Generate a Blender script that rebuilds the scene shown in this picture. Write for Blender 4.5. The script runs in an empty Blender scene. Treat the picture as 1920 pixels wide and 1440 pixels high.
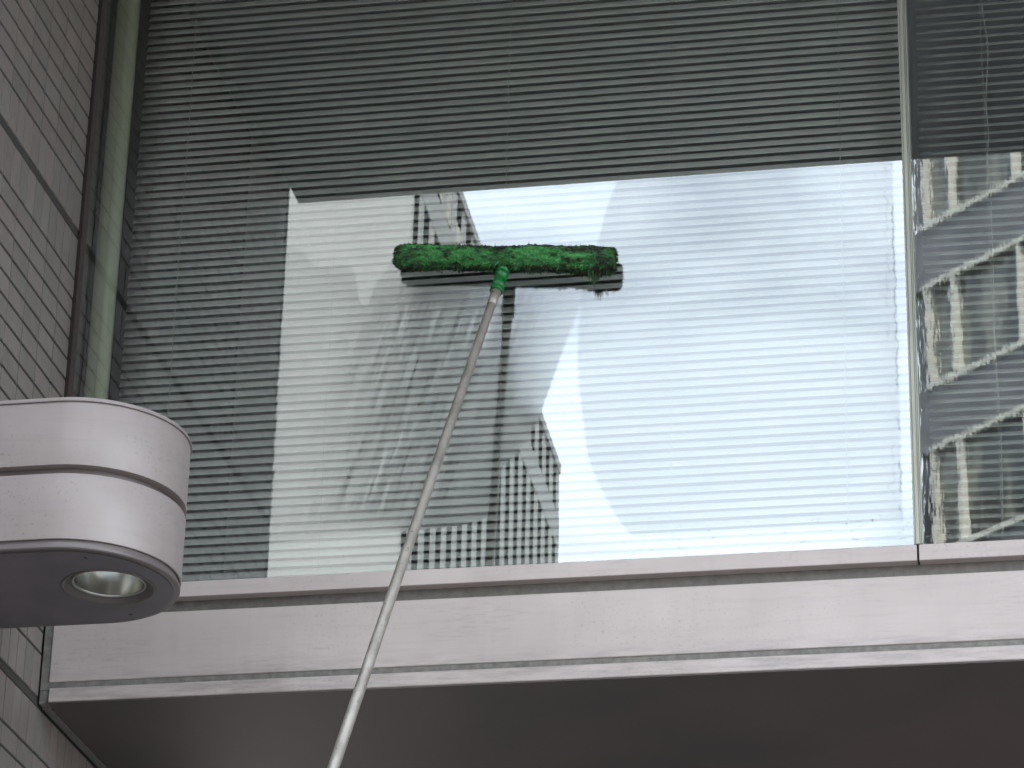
import bpy, bmesh, math, random
from mathutils import Vector, Matrix, noise
random.seed(7)
R_ = math.radians

# ------------------------------------------------------------------ camera
S = bpy.context.scene
cam = bpy.data.objects.new('camera', bpy.data.cameras.new('camera'))
S.collection.objects.link(cam)
cam.data.lens = 36 * 6171.4 / 1920
cam.data.sensor_width = 36
cam.data.clip_start = 0.1
cam.data.clip_end = 3000
cam.matrix_world = (Matrix.Translation((0, -7.2, 1.6)) @ Matrix.Rotation(0.2005946, 4, 'Z')
                    @ Matrix.Rotation(math.pi / 2 + 0.43708145, 4, 'X') @ Matrix.Rotation(0.02538073, 4, 'Z'))
S.camera = cam

# ------------------------------------------------------------------ sky, sun, exposure
SUN_EL, SUN_AZ = R_(50), math.atan2(.42, .90)
W = bpy.data.worlds.new('World'); S.world = W; W.use_nodes = True
nt = W.node_tree; nt.nodes.clear()
wn = lambda t: nt.nodes.new(t)
out = wn('ShaderNodeOutputWorld'); bg = wn('ShaderNodeBackground'); sky = wn('ShaderNodeTexSky')
sky.sky_type = 'NISHITA'; sky.sun_disc = False; sky.sun_elevation = SUN_EL; sky.sun_rotation = SUN_AZ
sky.air_density = 1.0; sky.dust_density = 1.5
tc = wn('ShaderNodeTexCoord'); mp = wn('ShaderNodeMapping'); mp.inputs['Scale'].default_value = (1, 1, 2.2)
n1 = wn('ShaderNodeTexNoise'); n1.inputs['Scale'].default_value = 7.5; n1.inputs['Detail'].default_value = 5; n1.inputs['Roughness'].default_value = .5
n1.inputs['Distortion'].default_value = .6
cr = wn('ShaderNodeMapRange'); cr.inputs['From Min'].default_value = .33; cr.inputs['From Max'].default_value = .62
cr.inputs['To Min'].default_value = .34; cr.inputs['To Max'].default_value = 1.0
mx = wn('ShaderNodeMix'); mx.data_type = 'RGBA'; mx.inputs['B'].default_value = (11.2, 12.6, 14.3, 1)
L = nt.links.new
L(tc.outputs['Generated'], mp.inputs[0]); L(mp.outputs[0], n1.inputs['Vector']); L(n1.outputs[0], cr.inputs[0])
L(cr.outputs[0], mx.inputs['Factor']); L(sky.outputs[0], mx.inputs['A']); L(mx.outputs['Result'], bg.inputs[0])
bg.inputs[1].default_value = .12
L(bg.outputs[0], out.inputs[0])
sl = bpy.data.lights.new('sun', 'SUN'); sl.energy = 3.2; sl.angle = R_(.5); sl.color = (1, .94, .84)
so = bpy.data.objects.new('sun', sl); S.collection.objects.link(so)
sv = Vector((math.sin(SUN_AZ) * math.cos(SUN_EL), math.cos(SUN_AZ) * math.cos(SUN_EL), math.sin(SUN_EL)))
so.rotation_euler = sv.to_track_quat('Z', 'Y').to_euler(); so.location = (0, 0, 40)
S.view_settings.view_transform = 'Standard'; S.view_settings.look = 'None'
S.view_settings.gamma = 1; S.view_settings.use_curve_mapping = False
S.view_settings.exposure = 2.0
S.render.engine = 'CYCLES'
S.cycles.max_bounces = 10; S.cycles.diffuse_bounces = 5; S.cycles.glossy_bounces = 5; S.cycles.transparent_max_bounces = 16
S.cycles.sample_clamp_indirect = 6

# ------------------------------------------------------------------ helpers
def link_mesh(name, bm, mat, parent=None, smooth=False):
    me = bpy.data.meshes.new(name); bm.to_mesh(me); bm.free()
    for m in (mat if isinstance(mat, (list, tuple)) else [mat]): me.materials.append(m)
    if smooth:
        for p in me.polygons: p.use_smooth = True
    o = bpy.data.objects.new(name, me); S.collection.objects.link(o)
    if parent is not None:
        o.parent = parent
        o.matrix_parent_inverse = parent.matrix_world.inverted() if parent.type == 'EMPTY' and False else Matrix()
    return o

def thing(name, label, cat, loc=(0, 0, 0), group=None):
    o = bpy.data.objects.new(name, None); S.collection.objects.link(o)
    o.empty_display_size = .1
    o['label'] = label; o['category'] = cat
    if group: o['group'] = group
    return o

def tag(o, **k):
    for a, b in k.items(): o[a] = b
    return o

def box(bm, x0, x1, y0, y1, z0, z1, mi=0, bev=0):
    vs = [bm.verts.new((x, y, z)) for x in (x0, x1) for y in (y0, y1) for z in (z0, z1)]
    q = [(0, 1, 3, 2), (4, 6, 7, 5), (0, 4, 5, 1), (2, 3, 7, 6), (0, 2, 6, 4), (1, 5, 7, 3)]
    fs = [bm.faces.new([vs[i] for i in f]) for f in q]
    for f in fs: f.material_index = mi
    if bev:
        es = list({e for f in fs for e in f.edges})
        r = bmesh.ops.bevel(bm, geom=es, offset=bev, segments=2, affect='EDGES', profile=.5)
        for f in r['faces']: f.material_index = mi
    return fs

def obox(bm, o, d, n, s0, s1, t0, t1, z0, z1, mi=0):
    """box along a rotated facade: s along d, t along outward normal n"""
    vs = []
    for s in (s0, s1):
        for t in (t0, t1):
            for z in (z0, z1):
                vs.append(bm.verts.new((o[0] + d[0] * s + n[0] * t, o[1] + d[1] * s + n[1] * t, z)))
    q = [(0, 1, 3, 2), (4, 6, 7, 5), (0, 4, 5, 1), (2, 3, 7, 6), (0, 2, 6, 4), (1, 5, 7, 3)]
    for f in q:
        g = bm.faces.new([vs[i] for i in f]); g.material_index = mi

def tube(bm, pts, rads, seg=20, cap=True, mi=0):
    rings = []
    for i, p in enumerate(pts):
        p = Vector(p)
        a = Vector(pts[max(i - 1, 0)]); b = Vector(pts[min(i + 1, len(pts) - 1)])
        t = (b - a).normalized(); u = t.cross(Vector((0, 0, 1)) if abs(t.z) < .99 else Vector((1, 0, 0))).normalized(); v = t.cross(u)
        rings.append([bm.verts.new(p + rads[i] * (math.cos(k * 2 * math.pi / seg) * u + math.sin(k * 2 * math.pi / seg) * v)) for k in range(seg)])
    for a, b in zip(rings, rings[1:]):
        for k in range(seg):
            f = bm.faces.new((a[k], a[(k + 1) % seg], b[(k + 1) % seg], b[k])); f.smooth = True; f.material_index = mi
    if cap:
        bm.faces.new(rings[0]); bm.faces.new(rings[-1][::-1])

class Mat:
    def __init__(s, name, base=(.5, .5, .5), rough=.5, metal=0.0, spec=.5):
        s.m = bpy.data.materials.new(name); s.m.use_nodes = True
        s.t = s.m.node_tree; s.b = s.t.nodes['Principled BSDF']
        s.b.inputs['Base Color'].default_value = (*base, 1); s.b.inputs['Roughness'].default_value = rough
        s.b.inputs['Metallic'].default_value = metal; s.b.inputs['Specular IOR Level'].default_value = spec
        s.geo = None
    def n(s, t, **k):
        x = s.t.nodes.new(t)
        for a, b in k.items(): setattr(x, a, b)
        return x
    def l(s, a, b): s.t.links.new(a, b)
    def pos(s):
        if s.geo is None: s.geo = s.n('ShaderNodeNewGeometry')
        return s.geo.outputs['Position']
    def noise(s, scale=5, vec=(1, 1, 1), detail=4, rough=.5, dist=0, rot=(0, 0, 0)):
        m = s.n('ShaderNodeMapping'); m.inputs['Scale'].default_value = vec; m.inputs['Rotation'].default_value = rot
        s.l(s.pos(), m.inputs[0])
        x = s.n('ShaderNodeTexNoise'); x.inputs['Scale'].default_value = scale; x.inputs['Detail'].default_value = detail
        x.inputs['Roughness'].default_value = rough; x.inputs['Distortion'].default_value = dist
        s.l(m.outputs[0], x.inputs['Vector']); return x.outputs[0]
    def mr(s, v, a, b, c=0., d=1.):
        x = s.n('ShaderNodeMapRange'); x.inputs[1].default_value = a; x.inputs[2].default_value = b
        x.inputs[3].default_value = c; x.inputs[4].default_value = d; s.l(v, x.inputs[0]); return x.outputs[0]
    def math(s, op, a, b=None, c=None, clamp=False):
        x = s.n('ShaderNodeMath'); x.operation = op; x.use_clamp = clamp
        for i, v in enumerate((a, b, c)):
            if v is None: continue
            if isinstance(v, (int, float)): x.inputs[i].default_value = v
            else: s.l(v, x.inputs[i])
        return x.outputs[0]
    def mix(s, f, a, b, blend='MIX'):
        x = s.n('ShaderNodeMix'); x.data_type = 'RGBA'; x.blend_type = blend
        for nme, v in (('Factor', f), ('A', a), ('B', b)):
            if isinstance(v, (int, float)): x.inputs[nme].default_value = v
            elif isinstance(v, tuple): x.inputs[nme].default_value = (*v[:3], 1)
            else: s.l(v, x.inputs[nme])
        return x.outputs['Result']
    def bump(s, h, strength=.3, dist=.01):
        x = s.n('ShaderNodeBump'); x.inputs['Strength'].default_value = strength; x.inputs['Distance'].default_value = dist
        s.l(h, x.inputs['Height']); s.l(x.outputs[0], s.b.inputs['Normal'])
    def base(s, c): s.l(c, s.b.inputs['Base Color'])
    def rough(s, c): s.l(c, s.b.inputs['Roughness'])

# ------------------------------------------------------------------ materials
def panel_mat(name, col, dark, metal=0.0, rough=.42, seed=0.):
    """weathered pinkish enamelled metal: cloudy grime, vertical wash marks, specks"""
    m = Mat(name, col, rough, metal)
    a = m.noise(3.1 + seed, (1, 1, 1.3), 5, .55)
    c = m.mix(m.mr(a, .40, .72, 0, .55), col, tuple(x * .80 for x in col))
    w = m.noise(22 + seed, (1, 1, .12), 4, .6)
    c = m.mix(m.mr(w, .5, .8, 0, .10), c, dark)
    h = m.noise(9 + seed, (.35, 1, 6), 5, .65)
    c = m.mix(m.mr(h, .52, .78, 0, .38), c, tuple(x * .72 for x in col))
    if name == 'fascia_enamel':
        sp_ = m.n('ShaderNodeSeparateXYZ'); m.l(m.pos(), sp_.inputs[0])
        e = m.math('MULTIPLY', m.mr(sp_.outputs[2], 4.345, 4.305), m.mr(m.noise(7, (1, 1, 9), 5, .7), .42, .66, 0, .55))
        c = m.mix(e, c, dark)
        e = m.math('MULTIPLY', m.mr(m.noise(5, (.6, 1, 1), 4, .6), .5, .7), m.mr(m.noise(60, (.25, 1, 2.5), 5, .7), .5, .66, 0, .5))
        c = m.mix(e, c, dark)
    sp = m.noise(120, (1, 1, 1), 3, .7)
    c = m.mix(m.math('MULTIPLY', m.mr(sp, .58, .70, 0, .5), m.mr(m.noise(4, detail=3), .45, .62)), c, dark)
    m.base(c); m.rough(m.mr(a, .3, .7, rough - .06, rough + .16))
    m.bump(m.noise(2.2, (1, 1, 1), 2), .12, .02)
    return m.m
M = {}
M['panel'] = panel_mat('fascia_enamel', (.465, .392, .366), (.20, .18, .17))
M['canopy'] = panel_mat('canopy_metal', (.285, .240, .224), (.12, .10, .088), .15, .5, .7)
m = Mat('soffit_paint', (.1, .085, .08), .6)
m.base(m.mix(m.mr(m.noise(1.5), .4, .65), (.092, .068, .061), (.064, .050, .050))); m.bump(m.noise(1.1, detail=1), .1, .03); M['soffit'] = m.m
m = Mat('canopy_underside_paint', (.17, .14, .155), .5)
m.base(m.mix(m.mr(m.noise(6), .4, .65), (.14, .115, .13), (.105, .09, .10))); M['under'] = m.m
m = Mat('canopy_rim_paint', (.125, .10, .095), .45, .15); M['rim'] = m.m
m = Mat('dark_gap', (.042, .035, .033), .9); M['gap'] = m.m
m = Mat('upper_soffit_paint', (.11, .105, .11), .6); M['usoffit'] = m.m
def caulk(name, a, b):
    m = Mat(name, a, .8); m.base(m.mix(m.mr(m.noise(40, (1, 1, 1), 5, .7), .35, .7), a, b)); m.bump(m.noise(90), .4, .003); return m.m
M['caulk'] = caulk('sealant', (.20, .19, .165), (.10, .095, .085))
M['groove'] = caulk('recess_sealant', (.17, .155, .135), (.11, .1, .09))
M['redseal'] = caulk('brown_sealant', (.022, .012, .011), (.016, .01, .009))
M['frame'] = caulk('brown_frame_paint', (.065, .045, .042), (.05, .036, .034))
# wall tiles: shade picked per tile
m = Mat('glazed_tile', (.2, .19, .18), .42)
at = m.n('ShaderNodeAttribute'); at.attribute_name = 'shade'
c = m.mix(at.outputs['Fac'], (.166, .149, .130), (.188, .150, .136))
at2 = m.n('ShaderNodeAttribute'); at2.attribute_name = 'tone'
c = m.mix(1.0, c, at2.outputs['Color'], 'MULTIPLY')
c = m.mix(m.mr(m.noise(30, (1, 1, .35), 5, .65), .52, .75, 0, .45), c, (.12, .11, .10))
c = m.mix(m.mr(m.noise(140, (1, 1, 1), 2, .5), .66, .72, 0, .5), c, (.09, .085, .08))
m.base(c); m.rough(m.mr(m.noise(12), .3, .7, .34, .55)); m.bump(m.noise(25, detail=3), .15, .004); M['tile'] = m.m
m = Mat('tile_core', (.03, .027, .025), .9); M['grout'] = m.m
m = Mat('wall_tile_front', (.3, .28, .26), .5)
bt = m.n('ShaderNodeTexBrick'); mpp = m.n('ShaderNodeMapping'); mpp.inputs['Rotation'].default_value = (math.pi / 2, 0, 0)
m.l(m.pos(), mpp.inputs[0]); m.l(mpp.outputs[0], bt.inputs['Vector']); bt.inputs['Scale'].default_value = 2
bt.offset = 0; bt.inputs['Brick Width'].default_value = .227; bt.inputs['Row Height'].default_value = .115; bt.inputs['Mortar Size'].default_value = .006
bt.inputs['Color1'].default_value = (.21, .2, .185, 1); bt.inputs['Color2'].default_value = (.24, .21, .2, 1); bt.inputs['Mortar'].default_value = (.04, .035, .03, 1)
m.base(bt.outputs[0]); M['tilefront'] = m.m
m = Mat('anodised_mullion', (.30, .30, .25), .42, .35)
m.base(m.mix(m.mr(m.noise(60, (1, 1, .1), 4), .4, .7), (.33, .33, .27), (.25, .25, .205))); M['mull'] = m.m
m = Mat('jamb_paint', (.26, .29, .185), .6)
m.base(m.mix(m.mr(m.noise(4, (1, 1, .6), 3), .4, .65), (.25, .25, .175), (.20, .205, .155))); M['jamb'] = m.m
m = Mat('blind_slat', (.36, .36, .34), .42)
m.base(m.mix(m.mr(m.noise(9, (.5, 1, 1.4), 4), .4, .7), (.37, .36, .345), (.31, .305, .295))); M['slat'] = m.m
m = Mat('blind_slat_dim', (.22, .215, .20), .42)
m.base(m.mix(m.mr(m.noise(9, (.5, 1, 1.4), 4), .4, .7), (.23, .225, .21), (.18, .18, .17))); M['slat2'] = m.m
M['cord'] = Mat('blind_cord', (.27, .27, .25), .8).m
M['room'] = Mat('room_paint', (.32, .31, .32), .9).m
M['alu'] = None
m = Mat('pole_aluminium', (.42, .39, .35), .5, .65)
c = m.mix(m.mr(m.noise(26, (1, 1, .5), 5, .65), .42, .7), (.37, .335, .29), (.25, .225, .195))
c = m.mix(m.mr(m.noise(85, (1, 1, 1), 3, .6), .66, .72, 0, .8), c, (.09, .075, .065)); m.base(c)
m.rough(m.mr(m.noise(30), .3, .7, .4, .65)); M['pole'] = m.m
m = Mat('green_plastic', (.006, .14, .028), .42)
m.base(m.mix(m.mr(m.noise(60), .45, .7), (.006, .14, .028), (.005, .09, .02))); M['plastic'] = m.m
m = Mat('green_fleece', (.05, .3, .06), .9, 0, .15)
at = m.n('ShaderNodeAttribute'); at.attribute_name = 'dirt_and_shade'
c = m.mix(m.mr(m.noise(55, (.3, 1, 1), 4, .6), .35, .68), (.082, .32, .095), (.052, .18, .058))
c = m.mix(at.outputs['Fac'], c, (.040, .042, .030))
m.base(c); m.bump(m.noise(200, (.3, 1, 1), 3), .8, .005); M['fleece'] = m.m
m = Mat('reflector_metal', (.62, .62, .58), .22, 1.0); M['reflector'] = m.m
M['ring'] = Mat('trim_ring_metal', (.45, .44, .41), .3, .9).m
M['rivet'] = Mat('dark_rivet', (.03, .025, .03), .5).m

# the coated, half-mirroring window glass with its wet and wiped areas
GX0, GX1, GZ0, GZ1 = -2.62, 1.46, 4.54, 6.66
def glass_mat():
    m = Mat('window_glass'); t = m.t; t.nodes.remove(m.b)
    sep = m.n('ShaderNodeSeparateXYZ'); m.l(m.pos(), sep.inputs[0]); X, Z = sep.outputs[0], sep.outputs[2]
    def curve(v, a, b, pts, lo, hi):
        """value read off a hand-drawn outline, points in metres"""
        c = m.n('ShaderNodeFloatCurve'); cu = c.mapping.curves[0]
        P = [((p - a) / (b - a), (q - lo) / (hi - lo)) for p, q in pts]; P.sort()
        while len(cu.points) < len(P): cu.points.new(.5, .5)
        for cp, p in zip(cu.points, P): cp.location = p
        c.mapping.extend = 'HORIZONTAL'; c.mapping.update()
        m.l(m.mr(v, a, b), c.inputs['Value']); return m.mr(c.outputs[0], 0, 1, lo, hi)
    def soft(v, w): return m.mr(v, -w, w)
    # streaks run along the pull of the washer: lean about 16 degrees
    U = m.math('SUBTRACT', m.math('MULTIPLY', X, math.cos(R_(16))), m.math('MULTIPLY', Z, math.sin(R_(16))))
    V = m.math('ADD', m.math('MULTIPLY', X, math.sin(R_(16))), m.math('MULTIPLY', Z, math.cos(R_(16))))
    def n2(u, v, su, sv, detail=3, rough=.5):
        cmb = m.n('ShaderNodeCombineXYZ'); m.l(m.math('MULTIPLY', u, su), cmb.inputs[0]); m.l(m.math('MULTIPLY', v, sv), cmb.inputs[1])
        x = m.n('ShaderNodeTexNoise'); x.inputs['Scale'].default_value = 1; x.inputs['Detail'].default_value = detail
        x.inputs['Roughness'].default_value = rough; m.l(cmb.outputs[0], x.inputs['Vector']); return x.outputs[0]
    fine = n2(U, V, 300, 3.2, 1, .5)
    # film right of the big sweeping arc
    gx = curve(Z, 4.55, 5.65, [(5.65, -1.18), (5.583, -1.206), (5.491, -1.236), (5.417, -1.253), (5.285, -1.288), (5.197, -1.298), (5.051, -1.299), (4.906, -1.282), (4.834, -1.272), (4.762, -1.248), (4.691, -1.214), (4.62, -1.168), (4.57, -1.10)], -1.5, -1.0)
    G = m.math('MULTIPLY', soft(m.math('SUBTRACT', X, gx), .003), soft(m.math('SUBTRACT', 5.585, Z), .006))
    gb = m.math('ADD', m.math('MULTIPLY', n2(X, Z, 5, 5), .05), 4.585)
    G = m.math('MULTIPLY', G, soft(m.math('SUBTRACT', Z, gb), .012))
    G = m.math('MULTIPLY', G, soft(m.math('SUBTRACT', -.515, X), .004))
    # film trailing below the washer
    top = curve(X, -2.6, -1.2, [(-2.6, 5.47), (-2.112, 5.452), (-2.049, 5.455), (-2.006, 5.431), (-1.983, 5.399), (-1.941, 5.394), (-1.899, 5.394), (-1.873, 5.357), (-1.846, 5.275), (-1.827, 5.324), (-1.801, 5.364), (-1.781, 5.396), (-1.748, 5.431), (-1.7, 5.38), (-1.27, 5.33)], 5.1, 5.6)
    rt = curve(Z, 4.6, 5.35, [(5.35, -1.262), (5.299, -1.276), (5.126, -1.334), (4.956, -1.389), (4.90, -1.41), (4.85, -1.445), (4.81, -1.485), (4.76, -1.505), (4.70, -1.515), (4.675, -1.53), (4.655, -1.70), (4.645, -2.0), (4.55, -2.6)], -2.8, -1.2)
    F = m.math('MULTIPLY', soft(m.math('SUBTRACT', top, Z), .004), soft(m.math('SUBTRACT', rt, X), .004))
    # strongest smear: a fan right under the sleeve
    fan = m.math('SUBTRACT', 1, m.math('ABSOLUTE', m.math('DIVIDE', m.math('SUBTRACT', X, m.math('ADD', m.math('MULTIPLY', m.math('SUBTRACT', Z, 5.3), .16), -1.635)), .29)))
    fan = m.mr(fan, 0, .65)
    fan = m.math('MULTIPLY', m.math('MULTIPLY', fan, F), m.math('MULTIPLY', m.mr(Z, 4.645, 4.72), m.mr(Z, 5.37, 5.22)))
    edgeL = m.math('MULTIPLY', m.mr(m.math('ABSOLUTE', m.math('SUBTRACT', X, -2.10)), .12, .02), m.math('MULTIPLY', m.mr(Z, 5.32, 5.1), m.mr(Z, 4.62, 4.75)))
    RP = soft(m.math('SUBTRACT', X, -.468), .001)               # pane right of the mullion, soaped all over
    rpw = m.math('MULTIPLY', RP, m.mr(Z, 4.66, 4.80))
    rpe = m.math('MULTIPLY', RP, m.mr(X, -.33, -.43))
    # reflectance
    sm = n2(X, Z, 4, 3, 3)
    r = m.math('SUBTRACT', .155, m.math('MULTIPLY', F, .032))
    r = m.math('SUBTRACT', r, m.math('MULTIPLY', G, .034))
    r = m.math('SUBTRACT', r, m.math('MULTIPLY', RP, .01))
    r = m.math('SUBTRACT', r, m.math('MULTIPLY', m.math('MULTIPLY', fan, m.mr(n2(U, V, 90, 4, 3, .6), .30, .60)), .072))
    line = m.math('MULTIPLY', m.mr(fine, .60, .70), m.mr(n2(U, V, 45, 7, 2), .36, .52))
    r = m.math('ADD', r, m.math('MULTIPLY', m.math('MULTIPLY', m.math('ADD', fan, m.math('MULTIPLY', edgeL, .5)), line), .11))
    r = m.math('SUBTRACT', r, m.math('MULTIPLY', m.math('MULTIPLY', fan, m.mr(n2(U, V, 240, 4, 1), .60, .72)), .06))
    r = m.math('ADD', r, m.math('MULTIPLY', m.math('SUBTRACT', sm, .5), .012))
    # runnels beside the mullion
    dx = m.math('SUBTRACT', X, m.math('ADD', -.518, m.math('MULTIPLY', m.math('SUBTRACT', n2(X, Z, 2, 22, 3, .6), .5), .030)))
    run = m.math('MULTIPLY', m.mr(m.math('ABSOLUTE', dx), .0030, .0012), m.mr(n2(X, Z, 3, 16, 1), .38, .5))
    dx2 = m.math('SUBTRACT', X, m.math('ADD', -.536, m.math('MULTIPLY', m.math('SUBTRACT', n2(X, Z, 2.7, 31, 3, .6), .5), .05)))
    run2 = m.math('MULTIPLY', m.mr(m.math('ABSOLUTE', dx2), .0022, .0009), m.mr(n2(X, Z, 3, 11, 1), .46, .56))
    band = m.math('MULTIPLY', m.mr(Z, 5.59, 5.57), m.mr(Z, 4.60, 4.66))
    run = m.math('MULTIPLY', m.math('MAXIMUM', run, m.math('MULTIPLY', run2, .5)), band)
    r = m.math('SUBTRACT', r, m.math('MULTIPLY', run, .045))
    # droplets low on the panes
    cb = m.n('ShaderNodeCombineXYZ'); m.l(X, cb.inputs[0]); m.l(Z, cb.inputs[1])
    vo = m.n('ShaderNodeTexVoronoi'); vo.inputs['Scale'].default_value = 95; m.l(cb.outputs[0], vo.inputs['Vector'])
    dr = m.math('MULTIPLY', m.mr(vo.outputs['Distance'], .26, .14), m.mr(n2(X, Z, 37, 45, 2), .48, .56))
    dr = m.math('MULTIPLY', m.math('MULTIPLY', dr, m.mr(Z, 4.655, 4.615)), m.mr(X, -1.25, -1.0))
    r = m.math('SUBTRACT', r, m.math('MULTIPLY', m.math('MULTIPLY', dr, m.math('SUBTRACT', 1, RP)), .08))
    # tiny waviness of glass and water bends what it mirrors
    nx = m.math('SUBTRACT', n2(U, V, 420, 8, 2, .6), .5)
    nz = m.math('SUBTRACT', n2(X, Z, 330, 50, 3, .6), .5)
    nx2 = m.math('SUBTRACT', n2(X, Z, 190, 13, 3, .7), .5)
    wide = m.math('SUBTRACT', n2(X, Z, 5, 3, 1), .5)
    ax = m.math('ADD', m.math('MULTIPLY', fan, .005), m.math('MULTIPLY', edgeL, .009))
    wedge = m.math('MULTIPLY', F, m.math('MULTIPLY', m.mr(X, -1.50, -1.44), m.mr(Z, 4.90, 5.02)))
    ax = m.math('ADD', ax, m.math('MULTIPLY', wedge, .004))
    ax = m.math('MULTIPLY', nx, m.math('ADD', ax, m.math('MULTIPLY', F, .0010)))
    ax = m.math('ADD', ax, m.math('MULTIPLY', nx2, m.math('ADD', m.math('MULTIPLY', rpw, .0020), m.math('MULTIPLY', rpe, .006))))
    ax = m.math('ADD', ax, m.math('MULTIPLY', wide, .0005))
    az = m.math('MULTIPLY', nz, m.math('ADD', m.math('MULTIPLY', rpw, .0032), m.math('MULTIPLY', fan, .003)))
    az = m.math('ADD', az, m.math('MULTIPLY', dr, .02))
    cv = m.n('ShaderNodeCombineXYZ'); m.l(ax, cv.inputs[0]); m.l(az, cv.inputs[2])
    va = m.n('ShaderNodeVectorMath'); va.operation = 'ADD'; m.l(m.geo.outputs['Normal'], va.inputs[0]); m.l(cv.outputs[0], va.inputs[1])
    vn = m.n('ShaderNodeVectorMath'); vn.operation = 'NORMALIZE'; m.l(va.outputs[0], vn.inputs[0])
    gl = m.n('ShaderNodeBsdfGlossy'); gl.inputs['Roughness'].default_value = 0.0; gl.inputs['Color'].default_value = (.97, 1, 1, 1)
    m.l(vn.outputs[0], gl.inputs['Normal'])
    m.l(m.math('MAXIMUM', m.math('MAXIMUM', m.math('MULTIPLY', m.math('POWER', fan, .6), .10), m.math('MULTIPLY', wedge, .105)), m.math('MULTIPLY', rpw, .010)), gl.inputs['Roughness'])
    tr = m.n('ShaderNodeBsdfTransparent'); tr.inputs['Color'].default_value = (.88, .882, .862, 1)
    ms = m.n('ShaderNodeMixShader'); m.l(r, ms.inputs[0]); m.l(tr.outputs[0], ms.inputs[1]); m.l(gl.outputs[0], ms.inputs[2])
    # soap haze catches a little light where the film is thick
    df = m.n('ShaderNodeBsdfDiffuse'); df.inputs['Color'].default_value = (.8, .82, .82, 1)
    hz = m.math('ADD', m.math('MULTIPLY', m.math('MULTIPLY', fan, line), .045), m.math('MULTIPLY', m.math('ADD', G, F), .005))
    hz = m.math('ADD', hz, m.math('MULTIPLY', rpe, m.mr(nx2, 0, .25, .01, .08)))
    hz = m.math('ADD', hz, m.math('MULTIPLY', rpw, .01))
    hz = m.math('ADD', hz, m.math('MULTIPLY', m.math('MULTIPLY', dr, RP), .14))
    suds = m.math('MULTIPLY', m.mr(n2(X, Z, 190, 120, 3, .7), .60, .70), m.math('MULTIPLY', m.mr(m.math('ABSOLUTE', m.math('SUBTRACT', Z, 5.60)), .035, .0), m.math('MULTIPLY', m.mr(X, -1.30, -1.18), m.mr(n2(X, Z, 9, 9, 2), .42, .6))))
    hz = m.math('ADD', hz, m.math('MULTIPLY', suds, .10))
    ms2 = m.n('ShaderNodeMixShader'); m.l(hz, ms2.inputs[0]); m.l(ms.outputs[0], ms2.inputs[1]); m.l(df.outputs[0], ms2.inputs[2])
    m.l(ms2.outputs[0], t.nodes['Material Output'].inputs[0])
    return m.m
M['glass'] = glass_mat()
m = Mat('glass_edge', (.1, .16, .13), .2); t = m.t
tr = m.n('ShaderNodeBsdfTransparent'); tr.inputs['Color'].default_value = (.93, .97, .95, 1); m.l(tr.outputs[0], t.nodes['Material Output'].inputs[0]); M['glassback'] = m.m

# ------------------------------------------------------------------ ground and street
def sheet(name, x0, x1, y0, y1, z, mat):
    bm = bmesh.new(); vs = [bm.verts.new(p) for p in ((x0, y0, z), (x1, y0, z), (x1, y1, z), (x0, y1, z))]; bm.faces.new(vs)
    o = link_mesh(name, bm, mat); o['kind'] = 'structure'; return o
m = Mat('ground_paving', (.2, .19, .18), .85); m.base(m.mix(m.mr(m.noise(.6, detail=6), .35, .7), (.22, .21, .19), (.15, .145, .135))); gm = m.m
m = Mat('asphalt', (.05, .05, .05), .9); m.base(m.mix(m.noise(40, detail=6), (.038, .038, .04), (.075, .075, .075))); am = m.m
sheet('ground', -1500, 1500, -1500, 1500, 0, gm)
bm = bmesh.new(); box(bm, -120, 120, -19, -9.5, -.3, -.0); 
for v in bm.verts: v.co.z += .004 if v.co.z > -.1 else 0
o = link_mesh('road', bm, am); o['kind'] = 'structure'
bm = bmesh.new()
box(bm, -120, 120, -9.5, 2.5, .0, .12); box(bm, -120, 120, -24, -19, .0, .12)
o = link_mesh('pavement', bm, gm); o['kind'] = 'structure'
bm = bmesh.new()
for k in range(-20, 20): box(bm, k * 5, k * 5 + 2.5, -14.3, -14.15, .006, .009)
o = link_mesh('road_marking', bm, Mat('road_paint', (.7, .7, .68), .7).m); o['kind'] = 'structure'

# ------------------------------------------------------------------ tiled wall
tw = thing('tiled_wall', 'grey brown wall of glazed rectangular tiles with dark joints at left edge', 'wall')
X0 = -2.62
bm = bmesh.new()
shade = []; tone = []
def tile_face(y0, y1, z0, z1):
    g, b = .0031, .0012
    gy = .0017
    sh = min(1, max(0, random.gauss(.5, .24))); tn = random.uniform(.92, 1.07)
    tilt = random.uniform(-.0006, .0006)
    a = (y0 + gy, y1 - gy, z0 + g, z1 - g)
    vo = [bm.verts.new((X0 - .005, y, z)) for y, z in ((a[0], a[2]), (a[1], a[2]), (a[1], a[3]), (a[0], a[3]))]
    vi = [bm.verts.new((X0 + (tilt if y > (a[0] + a[1]) / 2 else -tilt), y, z)) for y, z in ((a[0] + b, a[2] + b), (a[1] - b, a[2] + b), (a[1] - b, a[3] - b), (a[0] + b, a[3] - b))]
    fs = [bm.faces.new(vi)]
    for i in range(4): fs.append(bm.faces.new((vo[i], vo[(i + 1) % 4], vi[(i + 1) % 4], vi[i])))
    for f in fs: shade.append(sh); tone.append(tn)
def course(z0, z1, w, ymin=-1.95, ymax=.003):
    y = .003
    ymax = 1.4 if z1 < 4.25 else .003
    if z1 < 4.25: y = .003 + .1137 * 13
    while y > ymin + w * .3:
        tile_face(max(y - w, ymin), y, z0, z1); y -= w
P = .0571
WD, NW = .1137, .05685
z = 5.653
while z < 13.9: course(z, z + P, WD); z += P
course(5.543, 5.653, NW); course(5.405, 5.523, NW)
z = 5.405
for k in range(18): course(z - .05695, z, WD); z -= .05695
course(4.268, z, NW); course(4.131, 4.247, NW)
z = 4.131
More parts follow.
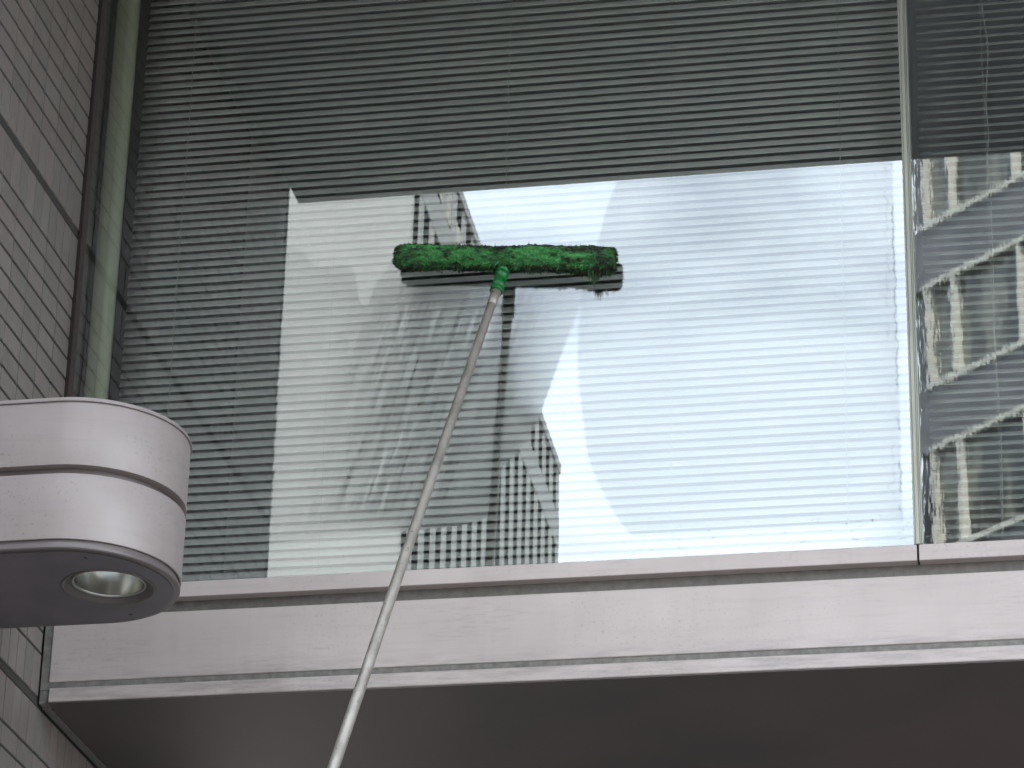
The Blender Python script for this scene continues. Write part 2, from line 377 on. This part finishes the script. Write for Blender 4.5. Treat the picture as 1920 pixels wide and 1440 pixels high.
while z > .2: course(z - P, z, WD); z -= P
me_o = link_mesh('tiles', bm, M['tile'], tw)
for nm, arr in (('shade', shade), ('tone', None)):
    if arr is not None:
        a = me_o.data.attributes.new(nm, 'FLOAT', 'FACE'); a.data.foreach_set('value', arr)
a = me_o.data.attributes.new('tone', 'FLOAT_COLOR', 'FACE')
for i, v in enumerate(tone): a.data[i].color = (v, v, v, 1)
bm = bmesh.new(); box(bm, -5, X0 - .0035, -1.95, 1.5, .12, 14)
link_mesh('wall_core', bm, M['grout'], tw)
bm = bmesh.new(); box(bm, -5, X0 - .001, -1.962, -1.9505, .12, 14)
link_mesh('end_face', bm, M['tilefront'], tw)
bm = bmesh.new()
for z0, z1 in ((5.525, 5.541), (4.249, 4.266)): box(bm, X0 - .0034, X0 - .0022, -1.95, .003 if z0 > 4.3 else .003, z0, z1)
link_mesh('movement_joint', bm, M['gap'], tw)

# ------------------------------------------------------------------ the office building that holds the window
bd = thing('building_facade', 'pinkish grey metal clad facade band and soffit under the long window', 'building')
XR = 9.0
bm = bmesh.new()
box(bm, -2.595, XR, 0.0, .05, 4.3055, 4.475, bev=.0025)
link_mesh('fascia_panel', bm, M['panel'], bd)
bm = bmesh.new(); box(bm, -2.592, XR, -.002, .05, 4.2545, 4.290, bev=.0025)
link_mesh('drip_edge', bm, M['panel'], bd)
bm = bmesh.new(); box(bm, -2.616, XR, .0035, .04, 4.2875, 4.3075); box(bm, -2.6165, -2.595, .004, .041, 4.3075, 4.50); box(bm, -2.6168, -2.592, .006, .042, 4.2535, 4.2875)
link_mesh('sealant_joint', bm, M['caulk'], bd)
bm = bmesh.new(); box(bm, -2.6, XR, .026, .06, 4.470, 4.5105)
link_mesh('recess_strip', bm, M['groove'], bd)
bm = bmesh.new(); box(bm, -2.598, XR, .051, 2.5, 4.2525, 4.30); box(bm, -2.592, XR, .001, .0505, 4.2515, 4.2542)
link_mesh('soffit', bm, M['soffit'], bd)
bm = bmesh.new(); box(bm, -2.617, -2.5985, .03, 1.5, 4.2495, 4.30)
link_mesh('soffit_edge_trim', bm, M['groove'], bd)
bm = bmesh.new(); box(bm, -2.6, XR, 2.5, 2.7, .12, 4.25)
link_mesh('ground_floor_wall', bm, M['tilefront'], bd)
# jutting floor above the window
bm = bmesh.new(); box(bm, -2.585, XR, -1.95, .1, 6.66, 6.72)
link_mesh('upper_soffit', bm, M['usoffit'], bd)
bm = bmesh.new(); box(bm, -2.6, XR, -1.955, -1.9, 6.69, 7.3, bev=.003)
link_mesh('upper_fascia', bm, M['panel'], bd)
bm = bmesh.new(); box(bm, -2.6, XR, -1.93, 6, 7.3, 14); box(bm, -2.6, XR, -1.88, 6, 6.73, 7.3)
link_mesh('upper_storeys', bm, M['tilefront'], bd)
bm = bmesh.new(); box(bm, 1.5, XR, -.0, .2, 4.52, 6.655)
link_mesh('side_wall_panel', bm, M['panel'], bd)
# room behind
bm = bmesh.new()
box(bm, -2.7, XR, 2.9, 3.0, 4.31, 6.72); box(bm, -2.7, -2.625, 0.05, 2.9, 4.31, 6.72); box(bm, -2.62, 2, .13, 2.9, 4.31, 4.35); box(bm, -2.62, XR, .12, 2.9, 6.66, 6.70); box(bm, 2, 2.1, .2, 2.9, 4.36, 6.65)
link_mesh('interior_wall', bm, M['room'], bd)

# ------------------------------------------------------------------ window
wd = thing('window', 'long two pane office window with half mirrored glass above pink metal sill', 'window')
def pane(x0, x1, lab=None):
    bm = bmesh.new(); fs = box(bm, x0, x1, 0.0, .008, 4.538, 6.655)
    for f in bm.faces: f.material_index = 1
    for f in bm.faces:
        if f.calc_center_median().y < .001: f.material_index = 0; 
    bmesh.ops.recalc_face_normals(bm, faces=bm.faces)
    o = link_mesh('glass_pane', bm, [M['glass'], M['glassback']], wd)
    if lab: o['label'] = lab
    return o
pane(-2.597, -.491, 'wide left pane mirroring white sky and being washed')
pane(-.469, 1.46, 'right pane streaked with soap mirroring a cream framed building')
bm = bmesh.new()
for a, b, y in ((-.491, -.4862, -.003), (-.4858, -.477, -.007), (-.4766, -.4725, -.0045), (-.472, -.469, -.0075)):
    box(bm, a, b, y, .05, 4.5515, 6.655, bev=.0008)
link_mesh('mullion', bm, M['mull'], wd)
bm = bmesh.new(); box(bm, 1.46, 1.5, -.01, .05, 4.5515, 6.655, bev=.001); link_mesh('mullion', bm, M['mull'], wd)
for a, b in ((-2.597, -.4845), (-.4795, 1.5)):
    bm = bmesh.new(); box(bm, a, b, -.0045, .05, 4.5105, 4.551, bev=.002)
    link_mesh('window_sill', bm, M['panel'], wd)
bm = bmesh.new(); box(bm, -.4843, -.4797, .006, .045, 4.5108, 4.549); link_mesh('sill_joint', bm, M['gap'], wd)
bm = bmesh.new(); box(bm, -2.6195, -2.6125, -.003, .02, 4.5105, 6.655); link_mesh('corner_sealant', bm, M['redseal'], wd)
bm = bmesh.new(); box(bm, -2.6122, -2.5972, -.001, .03, 4.5105, 6.655, bev=.001); link_mesh('frame', bm, M['frame'], wd)
bm = bmesh.new()
sec = [(-2.577, .055), (-2.577, .025), (-2.573, .021), (-2.545, .021), (-2.535, .024), (-2.528, .031), (-2.5235, .042), (-2.522, .055)]
b0 = [bm.verts.new((x, y, 4.552)) for x, y in sec]; b1 = [bm.verts.new((x, y, 6.655)) for x, y in sec]
for i in range(len(sec)):
    f = bm.faces.new((b0[i], b0[(i + 1) % 8], b1[(i + 1) % 8], b1[i])); f.smooth = 2 <= i <= 6
bm.faces.new(b0); bm.faces.new(b1[::-1])
bmesh.ops.recalc_face_normals(bm, faces=bm.faces)
link_mesh('inner_jamb', bm, M['jamb'], wd)

# ------------------------------------------------------------------ blinds
def blind(x0, x1, cords, tilt, label, mat, pull=None, z_off=0.):
    t = thing('venetian_blind', label, 'blind', group='venetian blinds behind the glass')
    bm = bmesh.new(); pitch = .0236; yc = .085; w = .0262
    z = 4.5745 + z_off; i = 0
    while z < 6.63:
        a = R_(tilt + random.gauss(0, .9) + (random.uniform(-4, 3) if random.random() < .05 else 0)); seg = 5; rows = []
        dz0 = random.gauss(0, .0006); dz1 = random.gauss(0, .0006)
        nseg = 24; sag = random.uniform(.0002, .0007)
        for j in range(nseg + 1):
            fx = j / nseg; x = x0 + (x1 - x0) * fx; ring = []
            zz = z + dz0 * (1 - fx) + dz1 * fx - sag * abs(math.sin(fx * math.pi * (x1 - x0) / .43))
            for k in range(seg + 1):
                s = (k / seg - .5) * w; h = .0011 * (1 - (2 * k / seg - 1) ** 2)
                # s from outer (low) edge to inner (high) edge; camber bulges outward
                ring.append(bm.verts.new((x, yc + s * math.cos(a) - h * math.sin(a), zz + s * math.sin(a) + h * math.cos(a))))
            rows.append(ring)
        for p, q in zip(rows, rows[1:]):
            for k in range(seg):
                f = bm.faces.new((p[k], q[k], q[k + 1], p[k + 1])); f.smooth = True
        z += pitch; i += 1
    o = link_mesh('slats', bm, mat, t)
    sm = o.modifiers.new('thickness', 'SOLIDIFY'); sm.thickness = .0003
    bm = bmesh.new(); box(bm, x0, x1, yc - .012, yc + .012, 6.632, 6.655); link_mesh('head_rail', bm, M['slat'], t)
    bm = bmesh.new(); box(bm, x0, x1, yc - .011, yc + .011, 4.5535, 4.562, bev=.002); link_mesh('bottom_rail', bm, M['slat'], t)
    for cx, wd_ in cords:
        bm = bmesh.new()
        pts = [(cx + .0008 * math.sin(zz * 9 + cx * 40), yc - .0135, zz) for zz in [4.56 + k * .069 for k in range(31)]]
        tube(bm, pts, [wd_] * len(pts), 6); link_mesh('ladder_cord', bm, M['cord'], t)
    if pull:
        bm = bmesh.new(); tube(bm, pull, [.0010] * len(pull), 6); link_mesh('pull_cord', bm, M['cord'], t)
    return t
blind(-2.503, -.497, [(-2.367, .0009), (-1.953, .0005), (-1.507, .0009), (-1.08, .0005), (-.65, .0009)], 61,
      'wide light grey venetian blind with closed slats behind the left pane', M['slat'])
pull = []
for k in range(80):
    z = 6.62 - k * .0256
    w = 0.004 + .010 * math.exp(-((z - 5.93) / .10) ** 2) + .006 * math.exp(-((z - 5.68) / .05) ** 2) + .002 * math.sin(z * 12) + .004 * math.exp(-((z - 5.52) / .06) ** 2)
    pull.append((-.287 + w, .070 - .002 * math.sin(z * 5), z))
blind(-.452, 1.44, [(-.287, .0006), (.15, .0011), (.58, .0006), (1.0, .0011)], 47,
      'darker venetian blind with looser slats and dangling cord behind the right pane', M['slat2'], pull, .006)

# ------------------------------------------------------------------ rounded canopy with downlight
cp = thing('canopy', 'round ended pinkish metal lighting canopy projecting beside the tiled wall', 'canopy')
CX, CY, CR = -2.287, -.7305, .2305
def stadium(r, n=48, xl=-2.66):
    pts = [(xl, CY - r)]
    for k in range(n + 1):
        a = -math.pi / 2 + math.pi * k / n; pts.append((CX + r * math.cos(a), CY + r * math.sin(a)))
    pts.append((xl, CY + r)); return pts
def loft(profile, mat, name, parent, cap_top=True, cap_bot=True, sm=True):
    bm = bmesh.new(); rings = []
    for r, z in profile: rings.append([bm.verts.new((x, y, z)) for x, y in stadium(r)])
    n = len(rings[0])
    for a, b in zip(rings, rings[1:]):
        for k in range(n):
            f = bm.faces.new((a[k], a[(k + 1) % n], b[(k + 1) % n], b[k]))
    if cap_bot: bm.faces.new(rings[0])
    if cap_top: bm.faces.new(rings[-1])
    bmesh.ops.recalc_face_normals(bm, faces=bm.faces)
    o = link_mesh(name, bm, mat, parent, True)
    es = o.modifiers.new('edges', 'EDGE_SPLIT'); es.split_angle = R_(35)
    return o
loft([(CR - .004, 4.4475), (CR - .0005, 4.4485), (CR, 4.451), (CR, 4.5965), (CR - .001, 4.5985)], M['canopy'], 'upper_band', cp)
loft([(CR - .003, 4.599), (CR + .0035, 4.5992), (CR + .004, 4.6015), (CR + .001, 4.6085), (CR - .02, 4.6105)], M['canopy'], 'top_flashing', cp)
loft([(CR - .022, 4.425), (CR - .022, 4.449)], M['rim'], 'groove', cp)
loft([(CR - .004, 4.2735), (CR - .0005, 4.2745), (CR, 4.277), (CR, 4.425), (CR - .0015, 4.4275), (CR - .02, 4.4278)], M['canopy'], 'lower_band', cp, True, False)
loft([(CR - .016, 4.2515), (CR - .0035, 4.2525), (CR - .0015, 4.255), (CR - .0015, 4.262), (CR - .006, 4.2685), (CR - .006, 4.2733)], M['rim'], 'bottom_rim', cp, False, False)
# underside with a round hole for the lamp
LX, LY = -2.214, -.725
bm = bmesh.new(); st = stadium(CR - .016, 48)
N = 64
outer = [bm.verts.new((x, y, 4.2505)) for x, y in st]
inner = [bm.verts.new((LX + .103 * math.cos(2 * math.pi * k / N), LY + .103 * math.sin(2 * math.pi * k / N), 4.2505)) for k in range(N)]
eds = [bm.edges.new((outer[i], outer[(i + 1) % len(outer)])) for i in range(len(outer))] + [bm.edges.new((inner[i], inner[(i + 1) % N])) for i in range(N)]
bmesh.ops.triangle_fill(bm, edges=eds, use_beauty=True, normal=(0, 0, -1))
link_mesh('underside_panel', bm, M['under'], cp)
def lathe(prof, cx, cy, mat, name, parent, n=64):
    bm = bmesh.new(); rings = []
    for r, z in prof: rings.append([bm.verts.new((cx + r * math.cos(2 * math.pi * k / n), cy + r * math.sin(2 * math.pi * k / n), z)) for k in range(n)])
    for a, b in zip(rings, rings[1:]):
        for k in range(n): bm.faces.new((a[k], a[(k + 1) % n], b[(k + 1) % n], b[k]))
    return link_mesh(name, bm, mat, parent, True)
dl = lathe([(.1035, 4.2508), (.104, 4.2485), (.1015, 4.2475), (.097, 4.2500), (.093, 4.257), (.088, 4.262), (.083, 4.263)], LX, LY, M['rim'], 'downlight', cp)
lathe([(.083, 4.2625), (.0825, 4.2585), (.080, 4.2575), (.0775, 4.259), (.0765, 4.263)], LX, LY, M['ring'], 'trim_ring', dl)
lathe([(.0765, 4.262), (.0755, 4.275), (.072, 4.293), (.065, 4.312), (.053, 4.330), (.036, 4.342), (.002, 4.348)], LX, LY, M['reflector'], 'reflector', dl)
for x, y in ((-2.212, -.898), (-2.214, -.556)):
    bm = bmesh.new(); tube(bm, [(x, y, 4.2495), (x, y, 4.253)], [.004, .004], 10); link_mesh('screw', bm, M['rivet'], cp)

# ------------------------------------------------------------------ window washer on its pole
ww = thing('window_washer', 'green fleece window washer on a long aluminium pole pressed against the glass', 'window washer')
A = Vector((-1.757, -.043, 5.386)); B = Vector((-1.206, -.043, 5.3365)); ax = (B - A).normalized(); Ln = (B - A).length
e2 = Vector((0, -1, 0)); e1 = ax.cross(e2).normalized()
if e1.z < 0: e1 = -e1
def rad(u, th):
    r = .0305 + .0010 * math.sin(u * 9 + 1) + .0008 * math.sin(u * 23)
    p = Vector((u * 9, math.cos(th) * 1.6, math.sin(th) * 1.6))
    r += .0036 * noise.fractal(p * 1.7, 1.0, 2.1, 4) + .004 * noise.noise(p * 6)
    if u < .05: r *= .62 + .38 * math.sqrt(max(0, u / .05))
    if u > .95: r *= .86 + .14 * math.sqrt(max(0, (1 - u) / .05))
    if .80 < u: r += .0035 * max(0, -math.cos(th))
    # creases along the cloth
    cz = .15 * noise.noise(Vector((u * 6, 3.1, 0))) + .35
    r -= .0055 * math.exp(-((math.cos(th) - cz) / .10) ** 2) * (1 if .06 < u < .40 else .35) * max(0, math.sin(th) * 1.2)
    return r
def dirt_and_shade(u, th, jit=0.):
    top_ = math.cos(th); d = 0.
    q = noise.fractal(Vector((u * 22, top_ * 2.4, math.sin(th) * 2.4)), 1., 2., 4)
    d = max(d, (top_ - .62 + q * .22 + .30 * math.exp(-((u - .47) / .13) ** 2)) / .22)
    d = max(d, 1.25 - (abs(u - .86) / .09) ** 2 * .8 - (abs(top_ - .35) / .38) ** 2 + q * .7)
    d = max(d, .9 - (abs(u - .84) / .10) ** 2 - (abs(top_ + .42) / .22) ** 2 + q * .8)
    d = max(d, .9 - (abs(u - .06) / .05) ** 2 - (abs(top_ + .3) / .5) ** 2 + q * .8)
    d = max(d, .75 - abs(u - .47) / .06 + q * .9 + (.0 if top_ > -.6 else -.2))
    d = max(d, (.72 if u > .93 or u < .035 else 0) + q * .6)
    d = max(d, (-.75 - top_) * 4 + q)  # darker towards the underside
    if .05 < u < .42: d = max(d, 1.0 - abs(top_ - (.15 * noise.noise(Vector((u * 6, 3.1, 0))) + .30)) / .09 + q * .8)  # shadow line of the long cloth crease, painted in as darker colour
    d = max(d, .35 + q * 1.7 - .60 + (.35 if u > .94 else 0))
    if math.sin(th) < -.3: d = max(d, .8)  # side facing the glass set dark
    return min(1, max(0.0, d + jit))
bm = bmesh.new(); NU, NT = 260, 56; grid = []; dv = []
lay = None
for i in range(NU + 1):
    u = i / NU; ring = []
    for k in range(NT):
        th = 2 * math.pi * k / NT; r = rad(u, th)
        p = A + ax * (u * Ln) + r * (math.cos(th) * e1 + math.sin(th) * e2)
        if p.y > -.004: p.y = -.004
        ring.append(bm.verts.new(p)); dv.append(dirt_and_shade(u, th))
    grid.append(ring)
for a, b in zip(grid, grid[1:]):
    for k in range(NT):
        f = bm.faces.new((a[k], a[(k + 1) % NT], b[(k + 1) % NT], b[k])); f.smooth = True
bm.faces.new(grid[0]); bm.faces.new(grid[-1][::-1])
# tufts of pile
for _ in range(17000):
    u = random.random(); th = random.uniform(0, 2 * math.pi)
    if random.random() < .10: u = random.choice((random.uniform(0, .03), random.uniform(.97, 1)))
    r = rad(u, th); nrm = math.cos(th) * e1 + math.sin(th) * e2
    p = A + ax * (u * Ln) + (r - .001) * nrm
    end = (u < .03) * -1 + (u > .97) * 1
    ln = random.uniform(.004, .0085) * (1.25 if u > .93 or u < .04 else 1)
    if math.cos(th) < -.6: ln *= 1.25 + .6 * (random.random() < .05)
    if abs(u - .90) < .05 and math.cos(th) < -.2: ln *= 1.7
    if abs(u - .485) < .05: ln *= 1.35
    d = (nrm * random.uniform(.0, .24) + ax * random.gauss(end * 1.0, 1.0) + Vector((0, 0, -random.uniform(.0, .6))) + e1 * random.gauss(0, .22)).normalized()
    side = d.cross(nrm).normalized() * random.uniform(.0008, .0018)
    tip = p + d * ln; mid = p + d * ln * .55 + nrm * .0012
    if max(tip.y, mid.y, p.y) > -.003: continue
    vs = [bm.verts.new(p - side), bm.verts.new(p + side), bm.verts.new(mid + side * .8), bm.verts.new(tip), bm.verts.new(mid - side * .8)]
    j = random.gauss(0, .10); dd = dirt_and_shade(u, th, j)
    dv.extend([min(1, dd + .10)] * 2 + [dd] * 3)  # root end of each tuft slightly darker than its tip
    bm.faces.new(vs)
# stringy wet clumps hanging off the right end
for u0, lng in ((.90, .036), (.915, .050), (.93, .034), (.985, .020), (.97, .014), (.50, .016), (.45, .014), (.88, .018), (.2, .01), (.3, .012), (.62, .012), (.75, .011)):
    for _ in range(14):
        u = u0 + random.gauss(0, .006); p = A + ax * (u * Ln) - e1 * .030 + e2 * random.uniform(-.02, .012)
        if p.y > -.01: p.y = -.01
        tip = p + Vector((random.gauss(0, .003), random.gauss(0, .002), -lng * random.uniform(.5, 1))); side = ax * .0012
        vs = [bm.verts.new(p - side), bm.verts.new(p + side), bm.verts.new((p + tip) / 2 + side * .8), bm.verts.new(tip), bm.verts.new((p + tip) / 2 - side * .8)]
        bm.faces.new(vs); dv.extend([.75] * 5)
sleeve = link_mesh('fleece_sleeve', bm, M['fleece'], ww)
a = sleeve.data.attributes.new('dirt_and_shade', 'FLOAT', 'POINT'); a.data.foreach_set('value', dv)
# socket and pole
PA = Vector((-1.4938, -.0706, 5.26197)); PD = Vector((-.13675, -.42836, -1.0))
at_z = lambda z: PA + PD * (PA.z - z)
bm = bmesh.new()
prof = [(5.372, .0125), (5.350, .0150), (5.335, .0155), (5.328, .0160), (5.3275, .0168), (5.322, .0168), (5.3215, .0158), (5.312, .0156), (5.3115, .0165), (5.306, .0165), (5.3055, .0155), (5.292, .0150), (5.286, .0150), (5.281, .0170), (5.274, .0176), (5.270, .0172), (5.2695, .0160), (5.262, .0158), (5.258, .0168), (5.254, .0168), (5.2525, .0150)]
tube(bm, [at_z(z) for z, r in prof], [r for z, r in prof], 28)
link_mesh('socket', bm, M['plastic'], ww)
bm = bmesh.new(); box(bm, -.25, .25, -.009, .009, -.012, .012, bev=.003)
o = link_mesh('tee_bar', bm, M['plastic'], ww); 
mw = Matrix((ax.to_4d() * 1, e2.to_4d() * 1, e1.to_4d() * 1, (0, 0, 0, 1))).transposed()
mw = Matrix(((ax.x, e2.x, e1.x, 0), (ax.y, e2.y, e1.y, 0), (ax.z, e2.z, e1.z, 0), (0, 0, 0, 1)))
o.data.transform(Matrix.Translation((A + B) / 2) @ mw)
zs = [5.30] + [5.24 - .06 * k for k in range(70)]
zs = [z for z in zs if z > 1.3]
def pr(z): return .0110 + .0018 * min(1, max(0, (5.2 - z) / 1.2))
pts = []
for z in zs:
    p = at_z(z); s = (5.25 - z) / 4.0
    p += Vector((-.005 * math.sin(math.pi * min(1, max(0, s * 2.2))) * .6, 0, 0)); pts.append(p)
bm = bmesh.new(); tube(bm, pts, [pr(z) for z in zs], 28); link_mesh('pole', bm, M['pole'], ww)
bm = bmesh.new(); tube(bm, [at_z(5.2535), at_z(5.2530), at_z(5.206), at_z(5.2055)], [.0113, .0121, .0121, .0112], 28); link_mesh('ferrule', bm, M['pole'], ww)
bm = bmesh.new(); p = at_z(5.243); tube(bm, [p + Vector((-.002, -.009, 0)), p + Vector((-.002, -.0125, -.001))], [.0038, .0036], 12); link_mesh('rivet', bm, M['rivet'], ww)

# ------------------------------------------------------------------ building mirrored on the left of the glass
m = Mat('tower_cladding', (.46, .46, .44), .6)
c = m.mix(m.mr(m.noise(.6, (1, 1, .5), 5), .35, .7), (.46, .46, .44), (.40, .40, .385)); m.base(c); M['clad'] = m.m
m = Mat('tower_glass', (.012, .014, .017), .9, 0, .0); M['dglass'] = m.m
M['cream'] = Mat('cream_window_blind', (.75, .72, .60), .7).m
ot = thing('office_tower', 'pale grey office tower across the street with deep window bays and piers', 'building')
o0 = (-11.97, -43.62); d0 = (-.0318, -.9995); nn = (.9995, -.0318)
def tpart(name, mat, boxes):
    for b in boxes:
        bm = bmesh.new(); obox(bm, o0, d0, nn, *b)
        bmesh.ops.recalc_face_normals(bm, faces=bm.faces); link_mesh(name, bm, mat, ot)
tpart('wall', M['clad'], [(-1.16, 16.0, -13, -.09, 0.05, 31.25), (-1.22, -1.16, -13, -.02, .05, 31.45)])
tpart('roof_parapet', M['clad'], [(-1.20, 16.31, -13, .03, 31.28, 31.5)])
tpart('glazing', M['dglass'], [(-1.1, 16.2, -.089, -.030, .3, 31.27)])
sp = [(-1.16, 16.3, -.0295, 0.0, 29.42, 30.19)]
z = 20.6
while z > 1: sp.append((-1.16, 16.3, -.0295, -.04, z - .8, z)); z -= 3.4
tpart('spandrel', M['clad'], sp)
pw = []
for k in range(-1, 16):
    s = -.18 + 1.037 * k
    if k == -1: pw.append((-1.16, -1.10, -.0294, -.005, .05, 31.275)); continue
    a, b = s - .415 + (.03 if k == 0 else 0), s
    pw.append((a, b, -.0294, -.006, .05, 29.415)); pw.append((a, b, -.0294, -.006, 30.195, 31.275))
pw.append((15.98, 16.3, -.0294, -.006, .05, 31.275))
tpart('pier', M['clad'], pw)
tpart('window_blind', M['cream'], [(.90, 1.46, -.0293, -.024, 30.36, 31.25), (1.93, 2.45, -.0293, -.024, 30.30, 31.25), (2.97, 3.5, -.0293, -.024, 30.34, 30.75)])
tpart('window_bar', M['clad'], [(1.93, 2.45, -.0235, -.018, 30.30 + .23 * k, 30.32 + .23 * k) for k in range(1, 4)] + [(2.28, 2.30, -.0232, -.017, 30.3, 31.25)])
# ------------------------------------------------------------------ building mirrored in the right pane
m = Mat('block_spandrel', (.17, .17, .175), .6); m.base(m.mix(m.mr(m.noise(.8, detail=5), .35, .7), (.20, .20, .20), (.14, .14, .15))); M['bsp'] = m.m
m = Mat('block_glass', (.04, .045, .04), .12)
c = m.mix(m.mr(m.noise(1.1, (1, 1, .25), 4, .6), .50, .56, 0, 1), (.07, .072, .066), (.22, .22, .18)); m.base(c); M['bglass'] = m.m
M['trim'] = Mat('cream_sunlit_trim', (.70, .69, .60), .5).m
ob = thing('office_block', 'dark glazed office block with bright cream floor bands and mullions', 'building')
o1 = (-3.62, -54.0); d1 = (.73776, .67506); n1_ = (-.67506, .73776)
def bpart(name, mat, boxes):
    for b in boxes:
        bm = bmesh.new(); obox(bm, o1, d1, n1_, *b)
        bmesh.ops.recalc_face_normals(bm, faces=bm.faces); link_mesh(name, bm, mat, ob)
bpart('wall', M['bsp'], [(-.70, 30, -14, -.30, .05, 45)])
bpart('glazing', M['bglass'], [(-.68, 30, -.299, -.15, .3, 44.5)])
spn, tr_ = [], []
zt = 33.88 + 3.68 * 2
while zt > 2:
    spn.append((-.69, 30, -.1495, -.02, zt - 1.42, zt))
    tr_.append((-.30, 30, -.019, .05, zt - .07, zt + .05)); tr_.append((-.30, 30, -.019, .05, zt - 1.46, zt - 1.35))
    zt -= 3.68
bpart('spandrel', M['bsp'], spn); bpart('floor_band', M['trim'], tr_)
vb = []
zt = 33.88 + 3.68 * 2
while zt > 2:
    s = -.21
    while s < 10:
        for q in (s, s + .77): vb.append((q, q + .10, -.149, .04, zt - 3.62, zt - 1.475))
        s += 2.64
    zt -= 3.68
bpart('mullion_bar', M['trim'], vb)
